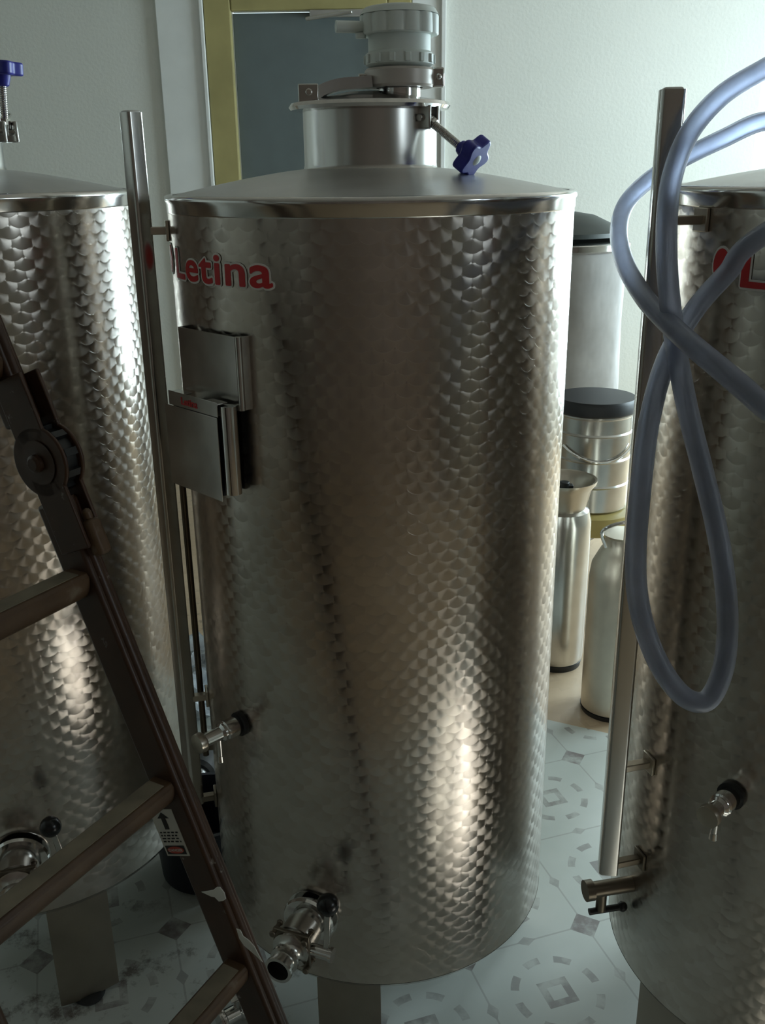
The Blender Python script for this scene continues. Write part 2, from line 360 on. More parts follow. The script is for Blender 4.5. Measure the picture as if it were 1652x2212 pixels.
# ------------------------------------------------------------------ tanks
def radial(az, r, z): return Vector((r*math.sin(R_(az)), -r*math.cos(R_(az)), z))
def rdir(az): return Vector((math.sin(R_(az)), -math.cos(R_(az)), 0))
def tdir(az): return Vector((math.cos(R_(az)), math.sin(R_(az)), 0))
UP = Vector((0, 0, 1))
def wrap(bm, az0, z0, r0_):
    for v in bm.verts:
        a = az0 + math.degrees(v.co.x/TR); rr = r0_ + v.co.z; v.co = radial(a, rr, z0+v.co.y)
def subdiv_x(bm, step=.006):
    xs = [v.co.x for v in bm.verts]; x = min(xs)
    while x < max(xs):
        bmesh.ops.bisect_plane(bm, geom=bm.verts[:]+bm.edges[:]+bm.faces[:], plane_co=(x, 0, 0), plane_no=(1, 0, 0)); x += step
def logo(root, az_oval, az_L, zbase, arc=.262):
    ref = text_bm('Letina', .0665, 0, .0003, 1.06); w0, w1 = min(v.co.x for v in ref.verts), max(v.co.x for v in ref.verts)
    for v in ref.verts: v.co.x = (v.co.x-w0)*arc/(w1-w0)
    rme = bpy.data.meshes.new('t'); ref.to_mesh(rme); ref.free()
    for nm, mk, mat, rad, n, r0_ in (('logo_outline', 'mark_outline', WHT, .0046, 14, TR+.0012), ('logo_lettering', 'logo_mark', RED, .0015, 8, TR+.0022)):
        bm = BM()
        for i in range(n):                      # fatten the strokes evenly all round
            k0 = len(bm.verts); bm.from_mesh(rme); bm.verts.ensure_lookup_table(); an = 2*math.pi*i/n
            for v in bm.verts[k0:]: v.co.x += rad*math.cos(an); v.co.y += rad*math.sin(an); v.co.z += i*.000004
        subdiv_x(bm, .012)
        for v in bm.verts: v.co.x += R_(az_L)*TR
        e = rad*.8 if mat is WHT else 0
        b2 = BM(); prism(b2, [((.0155+e)*math.cos(q), .026+(.023+e)*math.sin(q)) for q in [2*math.pi*i/28 for i in range(28)]], -.0004, .0004)
        for v in b2.verts: v.co.x += R_(az_oval)*TR
        wrap(b2, 0, zbase, r0_); obj(mk, b2, mat, root, smooth=False)
        wrap(bm, 0, zbase, r0_); obj(nm, bm, mat, root, smooth=False)
    bpy.data.meshes.remove(rme)
def knob(parent, p, d, r=.036):
    """star knob with lobes, on axis d"""
    M_ = frame(p, d); bm = BM(); n = 60
    poly = [(r*(.86+.14*math.cos(5*a))*math.cos(a), r*(.86+.14*math.cos(5*a))*math.sin(a)) for a in [2*math.pi*i/n for i in range(n)]]
    prism(bm, poly, -.011, .011, M_); 
    lathe(bm, [(0, -.030), (.011, -.030), (.015, -.011)], 20, M_)
    k = obj('knob', bm, BLUE, parent, bevel=.003)
    bm = BM(); lathe(bm, [(0, .0135), (.007, .0125), (.010, .0105)], 20, M_); obj('knob_cap', bm, WHITEPL, k)
    return k
def swing_bolt(root, base, tip, outward):
    """hinged lug and threaded swing bolt ending in a blue knob"""
    base, tip = Vector(base), Vector(tip); d = (tip-base).normalized(); side = outward.cross(UP).normalized()
    bm = BM()
    for s in (-1, 1): obox(bm, base+side*s*.012, side, outward, UP, .006, .036, .036)
    rod(bm, base-side*.022, base+side*.022, .006, 16)
    b = obj('clamp_lug', bm, STEEL, root, bevel=.002)
    bm = BM(); rod(bm, base-d*.006, tip, .0062, 16)
    n = int((tip-base).length/.003)
    for i in range(4, n): turned(bm, base+d*.003*i, d, [(.0062, 0), (.0072, .0012), (.0062, .0024)], 14)
    turned(bm, base+d*.012, d, [(.0, 0), (.010, 0), (.010, .010), (0, .010)], 6)
    obj('swing_bolt', bm, POL, root); knob(root, tip+d*.010, d)
def bottom_valve(root, az, z, handle_up=None, big=1.0, lever_dir=None, reach=.072, lev=.078):
    """outlet: flange, clamp ring, ball body with hex bolts, bore and a lever with a black ball"""
    p = radial(az, TR-.006, z); d = rdir(az); t = tdir(az); k = big
    v = BM(); turned(v, p, d, [(.0, 0), (.050*k, 0), (.050*k, .006), (.034*k, .008), (.034*k, .016), (.047*k, .018), (.0495*k, .024), (.047*k, .030), (.030*k, .032), (.0, .032)], 48)
    fl = obj('outlet_flange', v, POL, root)
    v = BM(); turned(v, p+d*.032, d, [(0, 0), (.030*k, 0), (.030*k, .010), (.034*k, .012), (.034*k, .050), (.031*k, .052), (.031*k, .056), (.034*k, .058), (.034*k, .070), (.024*k, .074), (.020*k, .080), (.020*k, .088), (.026*k, .090), (.026*k, .095), (.021*k, .097), (.021*k, .112), (.025*k, .114), (.025*k, .120), (.0195*k, .120), (.0195*k, .100), (.0, .100)], 48)
    body = obj('outlet_body', v, STEEL, root)
    v = BM(); turned(v, p+d*.134, d, [(0, 0), (.0195*k, 0), (.0195*k, .0012), (0, .0012)], 32); obj('bore_shade', v, BORE_SHADE, body)  # black disc painting the dark inside the pipe mouth
    v = BM()
    for q in (0, 1, 2, 3):
        a = R_(45+90*q); c = p+d*.094+(t*math.cos(a)+UP*math.sin(a))*.043*k
        turned(v, c-d*.016, d, [(0, 0), (.0042, 0), (.0042, .030), (0, .030)], 12); turned(v, c-d*.02, d, [(0, 0), (.007, 0), (.007, .006), (0, .006)], 6); turned(v, c+d*.010, d, [(0, 0), (.007, 0), (.007, .006), (0, .006)], 6)
    v2 = v
    obox(v2, p+d*.094, t, UP, d, .070*k, .070*k, .008)
    obj('bolt_plate', v2, DARKST, body, bevel=.003)
    sd = t if lever_dir is None else lever_dir
    v = BM(); c = p+d*.085; rod(v, c+sd*.028, c+sd*reach, .011*k, 20); rod(v, c+sd*reach, c+sd*(reach+.006), .013*k, 20)
    obj('lever_pivot', v, POL, root)
    hd = handle_up or (UP*.9-d*.28-sd*.10).normalized()
    a0 = c+sd*(reach-.008); a1 = a0+hd*lev
    v = BM(); sdn = hd.cross(d).normalized(); obox(v, (a0+a1)/2, hd, sdn, sdn.cross(hd), lev+.003, .012, .004); rod(v, a1, a1+hd*.02, .004)
    lv = obj('lever', v, STEEL, root, bevel=.0015)
    v = BM(); sph(v, a1+hd*.024, .0205, 28); obj('lever_ball', v, BLACKPL, lv)
def side_tap(root, az, z, L=.105):
    p = radial(az, TR-.004, z); d = rdir(az); bm = BM()
    turned(bm, p, d, [(0, 0), (.023, 0), (.023, .012), (0, .012)], 32); base = obj('tap_gasket', bm, BLACK, root)
    bm = BM(); turned(bm, p+d*.012, d, [(0, 0), (.0165, 0), (.0185, .003), (.0185, .030), (.0155, .032), (.0155, .036), (.0175, .038), (.0130, .042), (.0125, L-.030), (.0125, L-.026), (0, L-.026)], 32)
    o = obj('tap_body', bm, POL, root)
    bm = BM(); turned(bm, p+d*(L-.016), d, [(0, 0), (.0175, 0), (.019, .003), (.018, .014), (0, .016)], 32); obj('tap_cap', bm, WELD, o)
    bm = BM(); q = p+d*.056; rod(bm, q-UP*.010, q-UP*.048, .0055, 16); turned(bm, q-UP*.062, UP, [(.0, 0), (.004, 0), (.007, .004), (.006, .016), (0, .016)], 16); obj('tap_spout', bm, STEEL, o)
def post(root, az, r, z0, z1, w=.024, turn=0):
    c = radial(az, r, 0); d, t = rdir(az), tdir(az); e = w/2; q = .006; bm = BM(); d1, t1 = rdir(az+turn), tdir(az+turn)
    n = 5; poly = []
    for sx_, sy_, a0 in ((1, 1, 0), (-1, 1, 90), (-1, -1, 180), (1, -1, 270)):
        for k in range(n): a = R_(a0+90*k/(n-1)); poly.append((sx_*(e-q)+q*math.cos(a), sy_*(e-q)+q*math.sin(a)))
    M_ = Matrix(((d1.x, t1.x, 0, c.x), (d1.y, t1.y, 0, c.y), (0, 0, 1, 0), (0, 0, 0, 1))); prism(bm, poly, z0, z1, M_)
    o = obj('gauge_post', bm, NECK, root, angle=60)
    bm = BM(); obox(bm, c+UP*(z1-.02), d1, t1, UP, w*.8, w*.8, .046); obj('post_plug', bm, LIDM, o, bevel=.003)
    for zz in ((z1+z0)/2+.49, .72, z0+.01):
        bm = BM(); L = r-TR; obox(bm, radial(az, TR+L/2, zz), d, t, UP, L, .016, .013)
        obox(bm, radial(az, TR+.003, zz), d, t, UP, .006, .034, .034)
        obj('post_bracket', bm, WELD if zz > .6 else DARKST, root, bevel=.0015)
def make_tank(label, cx, cy, zb, rim, legs, neck=(0, 0, .115), group='engine turned steel tanks'):
    root = thing('steel_tank', label, 'tank', (cx, cy, 0), group)
    bm = BM(); lathe(bm, [(TR, zb+.012), (TR, zb+.3), (TR, zb+.6), (TR, zb+.9), (TR, zb+1.2), (TR, rim-.024)], 160); obj('tank_shell', bm, ENG, root)
    bm = BM(); lathe(bm, [(TR, rim-.024), (TR+.0015, rim-.022), (TR+.0015, rim-.008), (TR+.004, rim-.004), (TR+.003, rim+.003), (TR-.003, rim+.006), (TR-.010, rim+.005)], 160)
    obj('rim_band', bm, BANDM, root, angle=60)
    nx, ny, nr = neck
    bm = BM(); prof = [(TR-.010, rim+.005)]
    seg = 96; rings = []
    for k in range(9):
        q = k/8; r = (TR-.010)*(1-q)+nr*q; ox, oy = nx*q, ny*q; z = rim+.004+.040*(1-(1-q)**1.25)
        rings.append([bm.verts.new((ox+r*math.sin(2*math.pi*i/seg), oy-r*math.cos(2*math.pi*i/seg), z)) for i in range(seg)])
    for A, B in zip(rings, rings[1:]):
        for i in range(seg): j = (i+1) % seg; bm.faces.new((A[i], A[j], B[j], B[i]))
    obj('tank_top', bm, LIDM, root)
    bm = BM(); lathe(bm, [(0, zb-.035), (.10, zb-.034), (.25, zb-.020), (TR-.03, zb-.008), (TR-.006, zb+.002), (TR+.0005, zb+.013)], 128); obj('tank_bottom', bm, STEEL, root)
    zc = rim+.040; M_ = Matrix.Translation((nx, ny, 0))
    bm = BM(); lathe(bm, [(nr+.010, zc-.006), (nr+.002, zc+.002), (nr, zc+.010), (nr, zc+.098)], 96, M_); nk = obj('manway_neck', bm, NECK, root)
    bm = BM(); lathe(bm, [(nr-.01, zc+.098), (nr+.004, zc+.096), (nr+.020, zc+.098), (nr+.024, zc+.103), (nr+.020, zc+.109), (nr+.006, zc+.111), (nr-.02, zc+.116), (.05, zc+.126), (0, zc+.127)], 96, M_)
    obj('manway_lid', bm, POL, root)
    for a in legs:
        bm = BM(); hw = 10.5; n = 10; c = radial(a, TR-.022, 0)
        poly = [radial(a-hw+2*hw*k/n, TR-.006, 0) for k in range(n+1)]+[radial(a+hw, TR-.045, 0), radial(a+hw-1, TR-.045, 0)]
        poly += [radial(a+hw-1-2*(hw-1)*k/n, TR-.010, 0) for k in range(n+1)]+[radial(a-hw+1, TR-.045, 0), radial(a-hw, TR-.045, 0)]
        prism(bm, [(p.x, p.y) for p in poly], .012, zb+.002)
        lg = obj('leg', bm, LEGM, root, angle=60)
        bm = BM(); turned(bm, c, UP, [(0, 0), (.030, 0), (.034, .006), (.026, .014), (.012, .018), (0, .018)], 32); obj('foot', bm, BLACK, lg)
    return root, zc
MX, MY = -.013, 1.79
RIM = 1.687
# --- middle tank
mt, zc = make_tank('middle engine-turned steel tank with vent valve, blue knob and red lettering', MX, MY, .225, RIM, (-11, 110, 235), (0, 0, .116))
logo(mt, -72.5, -64.8, 1.564, .252)
def vent_valve(root, x0, z0):
    bm = BM(); M_ = Matrix.Translation((x0, 0, 0))
    lathe(bm, [(.036, z0), (.036, z0+.030), (0, z0+.030)], 40, M_); lathe(bm, [(.055, z0-.004), (.050, z0+.002), (.036, z0+.004)], 40, M_)
    p = obj('vent_pipe', bm, POL, root)
    bm = BM(); lathe(bm, [(.040, z0+.024), (.057, z0+.024), (.060, z0+.028), (.060, z0+.050), (.057, z0+.054), (.040, z0+.054)], 40, M_)
    cl = obj('pipe_clamp', bm, PINK, root)
    bm = BM(); box(bm, (x0+.050, -.013, z0+.024), (x0+.076, .013, z0+.055)); rod(bm, (x0+.066, -.02, z0+.040), (x0+.066, .02, z0+.040), .005); obj('clamp_ear', bm, STEEL, cl, bevel=.003)
    bm = BM(); box(bm, (x0-.070, -.02, z0+.026), (x0-.052, .012, z0+.046)); rod(bm, (x0-.062, -.03, z0+.036), (x0-.062, .02, z0+.036), .006); obj('clamp_bolt', bm, STEEL, cl, bevel=.002)
    bm = BM(); lathe(bm, [(.0, z0+.054), (.050, z0+.055), (.058, z0+.060), (.058, z0+.076), (.053, z0+.080), (.053, z0+.108), (0, z0+.108)], 48, M_)
    b = obj('vent_body', bm, WHITEPL, root)
    bm = BM()
    for i in range(14):
        a = 2*math.pi*i/14; obox(bm, (x0+.058*math.cos(a), .058*math.sin(a), z0+.068), (math.cos(a), math.sin(a), 0), (-math.sin(a), math.cos(a), 0), UP, .006, .010, .014)
    obj('vent_rib', bm, WHITEPL, b, bevel=.0015)
    bm = BM(); n = 14; prof = []
    for i in range(n*4):
        a = 2*math.pi*i/(n*4); r = .0665 if i % 4 in (0, 1, 2) else .0635; prof.append((x0+r*math.cos(a), r*math.sin(a)))
    prism(bm, prof, z0+.105, z0+.136); lathe(bm, [(.0665, z0+.1355), (.060, z0+.146), (.045, z0+.149), (0, z0+.149)], 48, M_)
    obj('vent_cap', bm, WHITEPL, root, bevel=.002)
    bm = BM(); rod(bm, (x0-.045, -.01, z0+.117), (x0-.106, -.025, z0+.117), .0095); rod(bm, (x0-.065, -.015, z0+.100), (x0-.065, -.015, z0+.108), .009); obj('vent_spout', bm, WHITEPL, root)
vent_valve(mt, .052, zc+.109)
bm = BM(); P0 = Vector((-.098, -.045, zc+.121))   # lid strap rising from the hinge to the clamp
pts = [P0, P0+Vector((.020, .006, .016)), P0+Vector((.05, .012, .025)), Vector((-.018, -.03, zc+.148)), Vector((.005, -.03, zc+.150))]
sp = smooth_path(pts, 5)
for a, b in zip(sp, sp[1:]): obox(bm, (a+b)/2-UP*.009, (b-a), Vector((0, 1, 0)), (b-a).cross(Vector((0, -1, 0))), (b-a).length*1.15, .034, .018)
obj('lid_strap', bm, LIDM, mt)
bm = BM()
for s in (-1, 1): box(bm, (-.118, -.045+s*.017-.003, zc+.108), (-.084, -.045+s*.017+.003, zc+.137))
rod(bm, (-.100, -.068, zc+.124), (-.100, -.020, zc+.124), .006)
obj('hinge_lug', bm, STEEL, mt, bevel=.002)
nb = Vector((.094, -.074, zc+.082)); kp = atY(1022, 340, MY-.13)-Vector((MX, MY, 0))
swing_bolt(mt, nb, kp-(kp-nb).normalized()*.012, Vector((.79, -.61, 0)))
bm = BM(); box(bm, (.075, -.062, zc+.086), (.112, -.03, zc+.104)); obj('lid_catch', bm, STEEL, mt, bevel=.003)
def plate_pt(az, dist, s, z): return rdir(az)*dist + tdir(az)*s + UP*z
def holder(root):
    az = -46; d, t = rdir(az), tdir(az)
    zt, zb_ = 1.488, 1.372
    bm = BM(); obox(bm, plate_pt(az, TR+.012, 0, (zt+zb_)/2), t, d, UP, .160, .0016, zt-zb_)
    rod(bm, plate_pt(az, TR+.008, .080, zb_), plate_pt(az, TR+.008, .080, zt), .0055, 20)
    obox(bm, plate_pt(az, TR-.004, .083, (zt+zb_)/2), d, t, UP, .024, .0016, zt-zb_)
    obox(bm, plate_pt(az, TR-.004, -.080, (zt+zb_)/2), d, t, UP, .024, .0016, zt-zb_)
    obj('label_plate', bm, STEEL, root)
    zt, zm, zb_ = 1.386, 1.362, 1.222; D = TR+.040
    bm = BM(); obox(bm, plate_pt(az, D, -.012, (zt+zm)/2), t, d, UP, .140, .0018, zt-zm)
    obox(bm, plate_pt(az, D+.003, -.016, (zm+zb_)/2), t, d, UP, .150, .0018, zm-zb_)
    obox(bm, plate_pt(az, D-.010, -.012-.05, zt-.003), t, d, UP, .040, .020, .002); obox(bm, plate_pt(az, D-.010, -.012+.05, zt-.003), t, d, UP, .040, .020, .002)
    o = obj('gauge_box', bm, STEEL, root, bevel=.0005)
    bm = BM(); rod(bm, plate_pt(az, D-.015, .066, zb_+.012), plate_pt(az, D-.015, .066, zt-.006), .0135, 28)
    obj('rounded_side', bm, POL, o)
    bm = BM(); obox(bm, plate_pt(az, D-.021, -.012, (zt+zb_)/2-.008), t, d, UP, .130, .034, (zt-zb_)-.03); obj('gap_shade_block', bm, BLACK, o)  # black block standing in for the shadow in the gap to the tank
    bm = text_bm('Letina', .017, .0003, .0003)
    for v in bm.verts: v.co = plate_pt(az, D+.0014+v.co.z, -.045+v.co.x*1.15, zm+.006+v.co.y)
    obj('small_lettering', bm, RED, o, smooth=False)
holder(mt)
side_tap(mt, -45.5, .762)
bottom_valve(mt, -21.5, .388, handle_up=Vector((.06, .1, 1)).normalized(), big=1.05)
post(mt, -77, TR+.046, .467, 1.822, .030, 34)
bm = BM(); rod(bm, radial(-82, TR+.016, .56), radial(-82, TR+.016, 1.24), .0065, 16); obj('sight_tube', bm, DARKST, mt)
for zz in (.58, 1.2):
    bm = BM(); obox(bm, radial(-82, TR+.008, zz), rdir(-82), tdir(-82), UP, .018, .012, .012); obj('tube_clip', bm, DARKST, mt)
# --- left tank
lt, zl = make_tank('left engine-turned steel tank behind the brown ladder', -.84, 1.93, .265, RIM+.006, (31, 150, 270), (.002, 0, .124))
lb = atY(12, 285, 1.85)-Vector((-.84, 1.93, 0)); lk = atY(4, 160, 1.85)-Vector((-.84, 1.93, 0))
swing_bolt(lt, lb, lk, Vector((.8, -.6, 0)))
bottom_valve(lt, 15.5, .425, handle_up=Vector((-.16, -.05, 1)).normalized(), big=1.2, reach=.105, lev=.095)
# --- right tank
rt, zr = make_tank('right engine-turned steel tank behind the clear looping hose', .82, 1.55, .235, RIM+.008, (-60, 60, 180), (.03, 0, .116))
logo(rt, -66.5, -60, 1.568)
post(rt, -101+26, TR+.068, .50, 1.828, .034, -22)
side_tap(rt, -46, .765, .090)
bm = BM(); a = radial(-79, TR, .43); d_ = rdir(-79)
rod(bm, a, a+d_*.085, .015); rod(bm, a+d_*.060-UP*.006, a+d_*.060-UP*.050, .010); rod(bm, a+d_*.080, a+d_*.095, .020)
o = obj('drain_valve', bm, DARKST, rt)
bm = BM(); q = a+d_*.055-UP*.052; rod(bm, q-d_*.040, q+d_*.028, .0065); sph(bm, q-d_*.040, .010, 16); obj('drain_handle', bm, BLACK, o)

# ------------------------------------------------------------------ ladder
UL = Vector((math.sin(R_(29)), math.cos(R_(29)), 0))        # rung direction, towards the far rail
TL = 1.25
A = atD(38, 870, TL); B0 = ray(580, 2212); B = CP + B0*(((A-CP).dot(UL))/B0.dot(UL))
DL = (B-A).normalized()                                       # down along the rail
VL = UL.cross(DL).normalized()                                # across the rail face
if VL.x < 0: VL = -VL
def RAIL(zz): return A + DL*((zz-A.z)/DL.z)
TOP, BOT = RAIL(2.15), RAIL(0.0)
BROWN = None
t = NT('brown_painted_ladder'); o_ = t.obj(); nz = t.noise(o_, 9, 5, .6); chip = t.ramp(t.noise(o_, 34, 5, .7), [(.66, (0, 0, 0)), (.72, (1, 1, 1))])
c_ = t.ramp(nz, [(.3, (.030, .013, .006)), (.7, (.062, .027, .012))]); t.set(color=t.mix(t.M('MULTIPLY', chip, .5), c_, (.40, .38, .34)), rough=.42); t.bump(nz, .15, .003); BROWN = t.m
t = NT('worn_rung_paint'); o_ = t.obj(); nz = t.noise(o_, 12, 5, .6); t.set(color=t.ramp(nz, [(.35, (.055, .027, .012)), (.62, (.10, .056, .026)), (.78, (.24, .20, .15))]), rough=.5); RUNGM = t.m
FOOT = Vector((BOT.x, BOT.y, 0))
lad = thing('ladder', 'brown painted folding ladder leaning in front of the left tank', 'ladder', FOOT)
def L(v): return Vector(v)-FOOT
WID = .36
def rail(off, face):
    """open channel rail; face = side (along UL) that carries the web"""
    out = []
    HZ = HINGE_Z
    for z0, z1, dep, th, sh in ((0.02, HZ-.05, .054, .030, 0.0), (HZ+.05, 2.15, .050, .026, -.004)):
        bm = BM(); a, b = RAIL(z0)-UL*off, RAIL(z1)-UL*off; c = (a+b)/2+VL*sh; ln = (b-a).length
        obox(bm, L(c), VL, UL, DL, dep, th, ln)
        o = obj('rail', bm, BROWN, lad, bevel=.005, seg=3); out.append(o)
        bm = BM(); rod(bm, L(a+VL*(dep/2+sh-.003)), L(b+VL*(dep/2+sh-.003)), .0075, 16); obj('rail_edge', bm, BROWN, o)
    return out
def zray(px, py):
    """height on the rail plane where it passes image row"""
    n = VL.cross(DL); v = ray(px, py); return (CP + v*((A-CP).dot(UL)/v.dot(UL)))
hp = zray(100, 1000); HINGE_Z = hp.z
rails_far = rail(0.0, 1); rails_near = rail(WID, -1)
for off in (0.0, WID):
    c = RAIL(HINGE_Z)-UL*off+VL*.016
    bm = BM()
    for s, rr in ((-1, .047), (1, .047)):
        turned(bm, L(c+UL*s*.014), UL, [(0, -.003), (rr, -.003), (rr+.002, 0), (rr, .003), (0, .003)], 48)
    for s in (-1, 1):
        obox(bm, L(c+UL*s*.014-DL*.05), VL, UL, DL, .056, .006, .13); obox(bm, L(c+UL*s*.014+DL*.06), VL, UL, DL, .056, .006, .13)
    h = obj('hinge', bm, BROWN, lad, bevel=.0015)
    bm = BM(); turned(bm, L(c), UL, [(0, -.011), (.040, -.011), (.040, .011), (0, .011)], 48)
    for k in range(10):
        a = 2*math.pi*k/10; obox(bm, L(c+(VL*math.cos(a)+DL*math.sin(a))*.041), VL*math.cos(a)+DL*math.sin(a), VL*-math.sin(a)+DL*math.cos(a), UL, .010, .010, .02)
    obj('hinge_gear', bm, BLACK, h)
    bm = BM(); turned(bm, L(c-UL*.016), -UL, [(0, 0), (.028, .001), (.030, .003), (.024, .003), (.012, .004), (.012, .010), (.008, .013), (0, .013)], 32); obj('hinge_pin', bm, BROWN, h)
    bm = BM(); obox(bm, L(c+DL*.115+VL*.030), VL, UL, DL, .020, .022, .050); rod(bm, L(c+DL*.095+VL*.03), L(c+DL*.075+VL*.03), .006); obj('lock_tab', bm, RUNGM, h, bevel=.006)
RY = [zray(175, 1238).z, zray(350, 1680).z, zray(530, 2078).z]
step = (RY[0]-RY[2])/2
zs = [RY[0], RY[1], RY[2], RY[2]-step, RY[0]+step, RY[0]+2*step]
for zz in zs:
    if zz < .05: continue
    a = RAIL(zz)-UL*.012; b = RAIL(zz)-UL*(WID-.012); bm = BM()
    # D-shaped rung with a flat tread
    c = (a+b)/2; HX = UL; FX = Vector((VL.x, VL.y, 0)).normalized(); poly = []
    for k in range(15): an = math.pi*k/14; poly.append((.019*math.cos(an)*1.05, -.028*math.sin(an)))
    poly += [(-.020, .006), (-.015, .012), (.015, .012), (.020, .006)]
    Q = Matrix(((FX.x, 0, UL.x, L(a).x), (FX.y, 0, UL.y, L(a).y), (FX.z, 1, UL.z, L(a).z), (0, 0, 0, 1)))
    prism(bm, poly, -(b-a).length, 0, Q); rg = obj('rung', bm, RUNGM, lad, bevel=.0015)
    bm = BM(); obox(bm, L(c+UP*.0125), UL, FX, UP, (b-a).length-.03, .026, .0012); obj('rung_tread', bm, simple('worn_tread', (.20, .17, .12), .6, var=.3, sc_=20), rg)
for off in (0, WID):
    bm = BM(); obox(bm, L(RAIL(.022)-UL*off), VL, UL, UP, .07, .045, .044); obj('ladder_foot', bm, BLACK, lad, bevel=.005)
# warning sticker on the inner face of the far rail
sc_ = zray(386, 1796); so_ = -UL*.0155; LEN, WD = .074, .045
UPL = -DL
def spt(x, y, e): return L(sc_ + so_ - UL*e + VL*(x*1.22) + UPL*(y+.008))
SC = spt(0, 0, 0)
bm = BM(); obox(bm, SC, VL, UPL, UL, WD, LEN, .001); st = obj('warning_sticker', bm, PAPER, lad, smooth=False)
def flat(poly, mat, nm, e=.0009):
    bm = BM(); n = len(poly); A_ = [bm.verts.new(spt(x, y, e)) for x, y in poly]; B_ = [bm.verts.new(spt(x, y, e+.0002)) for x, y in poly]
    bm.faces.new(A_); bm.faces.new(B_[::-1])
    for i in range(n): j = (i+1) % n; bm.faces.new((A_[i], A_[j], B_[j], B_[i]))
    obj(nm, bm, mat, st, smooth=False)
flat([(-.0035, .006), (.0035, .006), (.0035, .0235), (.0095, .0235), (0, .033), (-.0095, .0235), (-.0035, .0235)], INK, 'arrow_mark')
bm = BM(); rnd = random.Random(3)
for i in range(4):
    x = -.015; y = .001-.0048*i
    while x < .013:
        l = rnd.uniform(.003, .007); l = min(l, .015-x); obox(bm, spt(x+l/2, y, .001), VL, UPL, UL, l, .0022, .0003); x += l+.0016
obj('small_print', bm, INK, st, smooth=False)
flat([(-.0155, -.034), (.0155, -.034), (.0155, -.0200), (-.0155, -.0200)], INK, 'black_panel')
flat([(.0135*math.cos(a), -.027+.0055*math.sin(a)) for a in [2*math.pi*i/28 for i in range(28)]], LRED, 'red_oval', .0013)
bm = text_bm('DANGER', .0060, .0001, .0001)
for v in bm.verts: v.co = spt(-.0115+v.co.x*.95, -.0290+v.co.y, .0017+v.co.z)
obj('danger_lettering', bm, PAPER, st, smooth=False)
# paint splashes on the rail
def splash(px, py, pts):
    c = zray(px, py); bm = BM(); n = len(pts)
    def P(x, y, e): return L(c + VL*x + UPL*y - UL*(.0152+e))
    A_ = [bm.verts.new(P(x, y, 0)) for x, y in pts]; B_ = [bm.verts.new(P(x*.95, y*.95, .0008)) for x, y in pts]
    bm.faces.new(B_)
    for i in range(n): j = (i+1) % n; bm.faces.new((A_[i], A_[j], B_[j], B_[i]))
    return bm
b1 = splash(484, 1918, [(-.030, .004), (-.016, .006), (-.004, .008), (.006, .013), (.012, .013), (.016, .004), (.014, -.006), (.006, -.010), (-.002, -.011), (-.007, -.004), (-.014, -.003)])
obj('paint_splash', b1, SPLAT, lad, smooth=False)
b1 = splash(546, 2022, [(-.008, .024), (-.001, .022), (.000, .012), (.008, .006), (.014, -.004), (.016, -.018), (.018, -.030), (.010, -.020), (.002, -.012), (-.006, -.004), (-.010, .008)])
obj('paint_splash', b1, SPLAT, lad, smooth=False)

# ------------------------------------------------------------------ clear hose
t = NT('clear_bluish_hose'); o_ = t.obj(); t.set(color=t.ramp(t.noise(o_, 30, 3), [(.3, (.54, .58, .68)), (.7, (.64, .68, .79))]), rough=.38, trans=.84, ior=1.30, sss=0.0); HOSE = t.m
h1 = [(1652, 148, 1.30), (1560, 205, 1.28), (1490, 285, 1.27), (1452, 380, 1.26), (1440, 480, 1.25), (1442, 600, 1.25), (1458, 740, 1.25), (1484, 880, 1.25),
      (1516, 1010, 1.25), (1545, 1130, 1.25), (1565, 1250, 1.25), (1571, 1360, 1.25), (1560, 1450, 1.25), (1528, 1512, 1.25), (1482, 1508, 1.25), (1435, 1455, 1.25),
      (1398, 1375, 1.25), (1376, 1280, 1.25), (1374, 1170, 1.25), (1386, 1030, 1.25), (1404, 900, 1.26), (1440, 775, 1.28), (1500, 670, 1.29), (1570, 590, 1.28), (1652, 505, 1.24)]
h2 = [(1652, 262, 1.40), (1560, 300, 1.43), (1470, 345, 1.50), (1400, 390, 1.56), (1352, 440, 1.56), (1336, 500, 1.50), (1350, 570, 1.42), (1390, 640, 1.33), (1440, 695, 1.25),
      (1500, 750, 1.17), (1560, 800, 1.14), (1652, 880, 1.12), (1740, 970, 1.11)]
V = Vector
# tail rests on the tank top; the upper end is coiled once round the manway neck; the far end hangs to the floor
top = [V((.86, 1.30, 1.765)), V((1.00, 1.42, 1.755)), V((1.04, 1.58, 1.755)), V((.97, 1.71, 1.755)), V((.83, 1.74, 1.757)), V((.70, 1.68, 1.765)), V((.645, 1.56, 1.775))]
tail = [V((.70, 1.24, 1.765)), V((.92, 1.27, 1.732)), V((1.06, 1.36, 1.730)), V((1.12, 1.52, 1.729))]
drop = [V((.60, 1.06, 1.05)), V((.70, 1.02, .75)), V((.76, 1.00, .40)), V((.80, .98, .12)), V((.88, .96, .022)), V((1.02, .93, .016)), V((1.20, .86, .016))]
P1 = [atD(*q) for q in h1]; P2 = [atD(*q) for q in h2]
path = smooth_path(tail[::-1] + P1[::-1] + [atD(1740, 100, 1.33), atD(1830, 100, 1.36), atD(1930, 150, 1.36)] + top[0:] + P2 + drop, 10)
bm = BM(); tube(bm, path, .0138, 18, .0100)
tag(obj('clear_hose', bm, HOSE), 'clear bluish hose looped over the post and hanging before the right tank', 'hose')

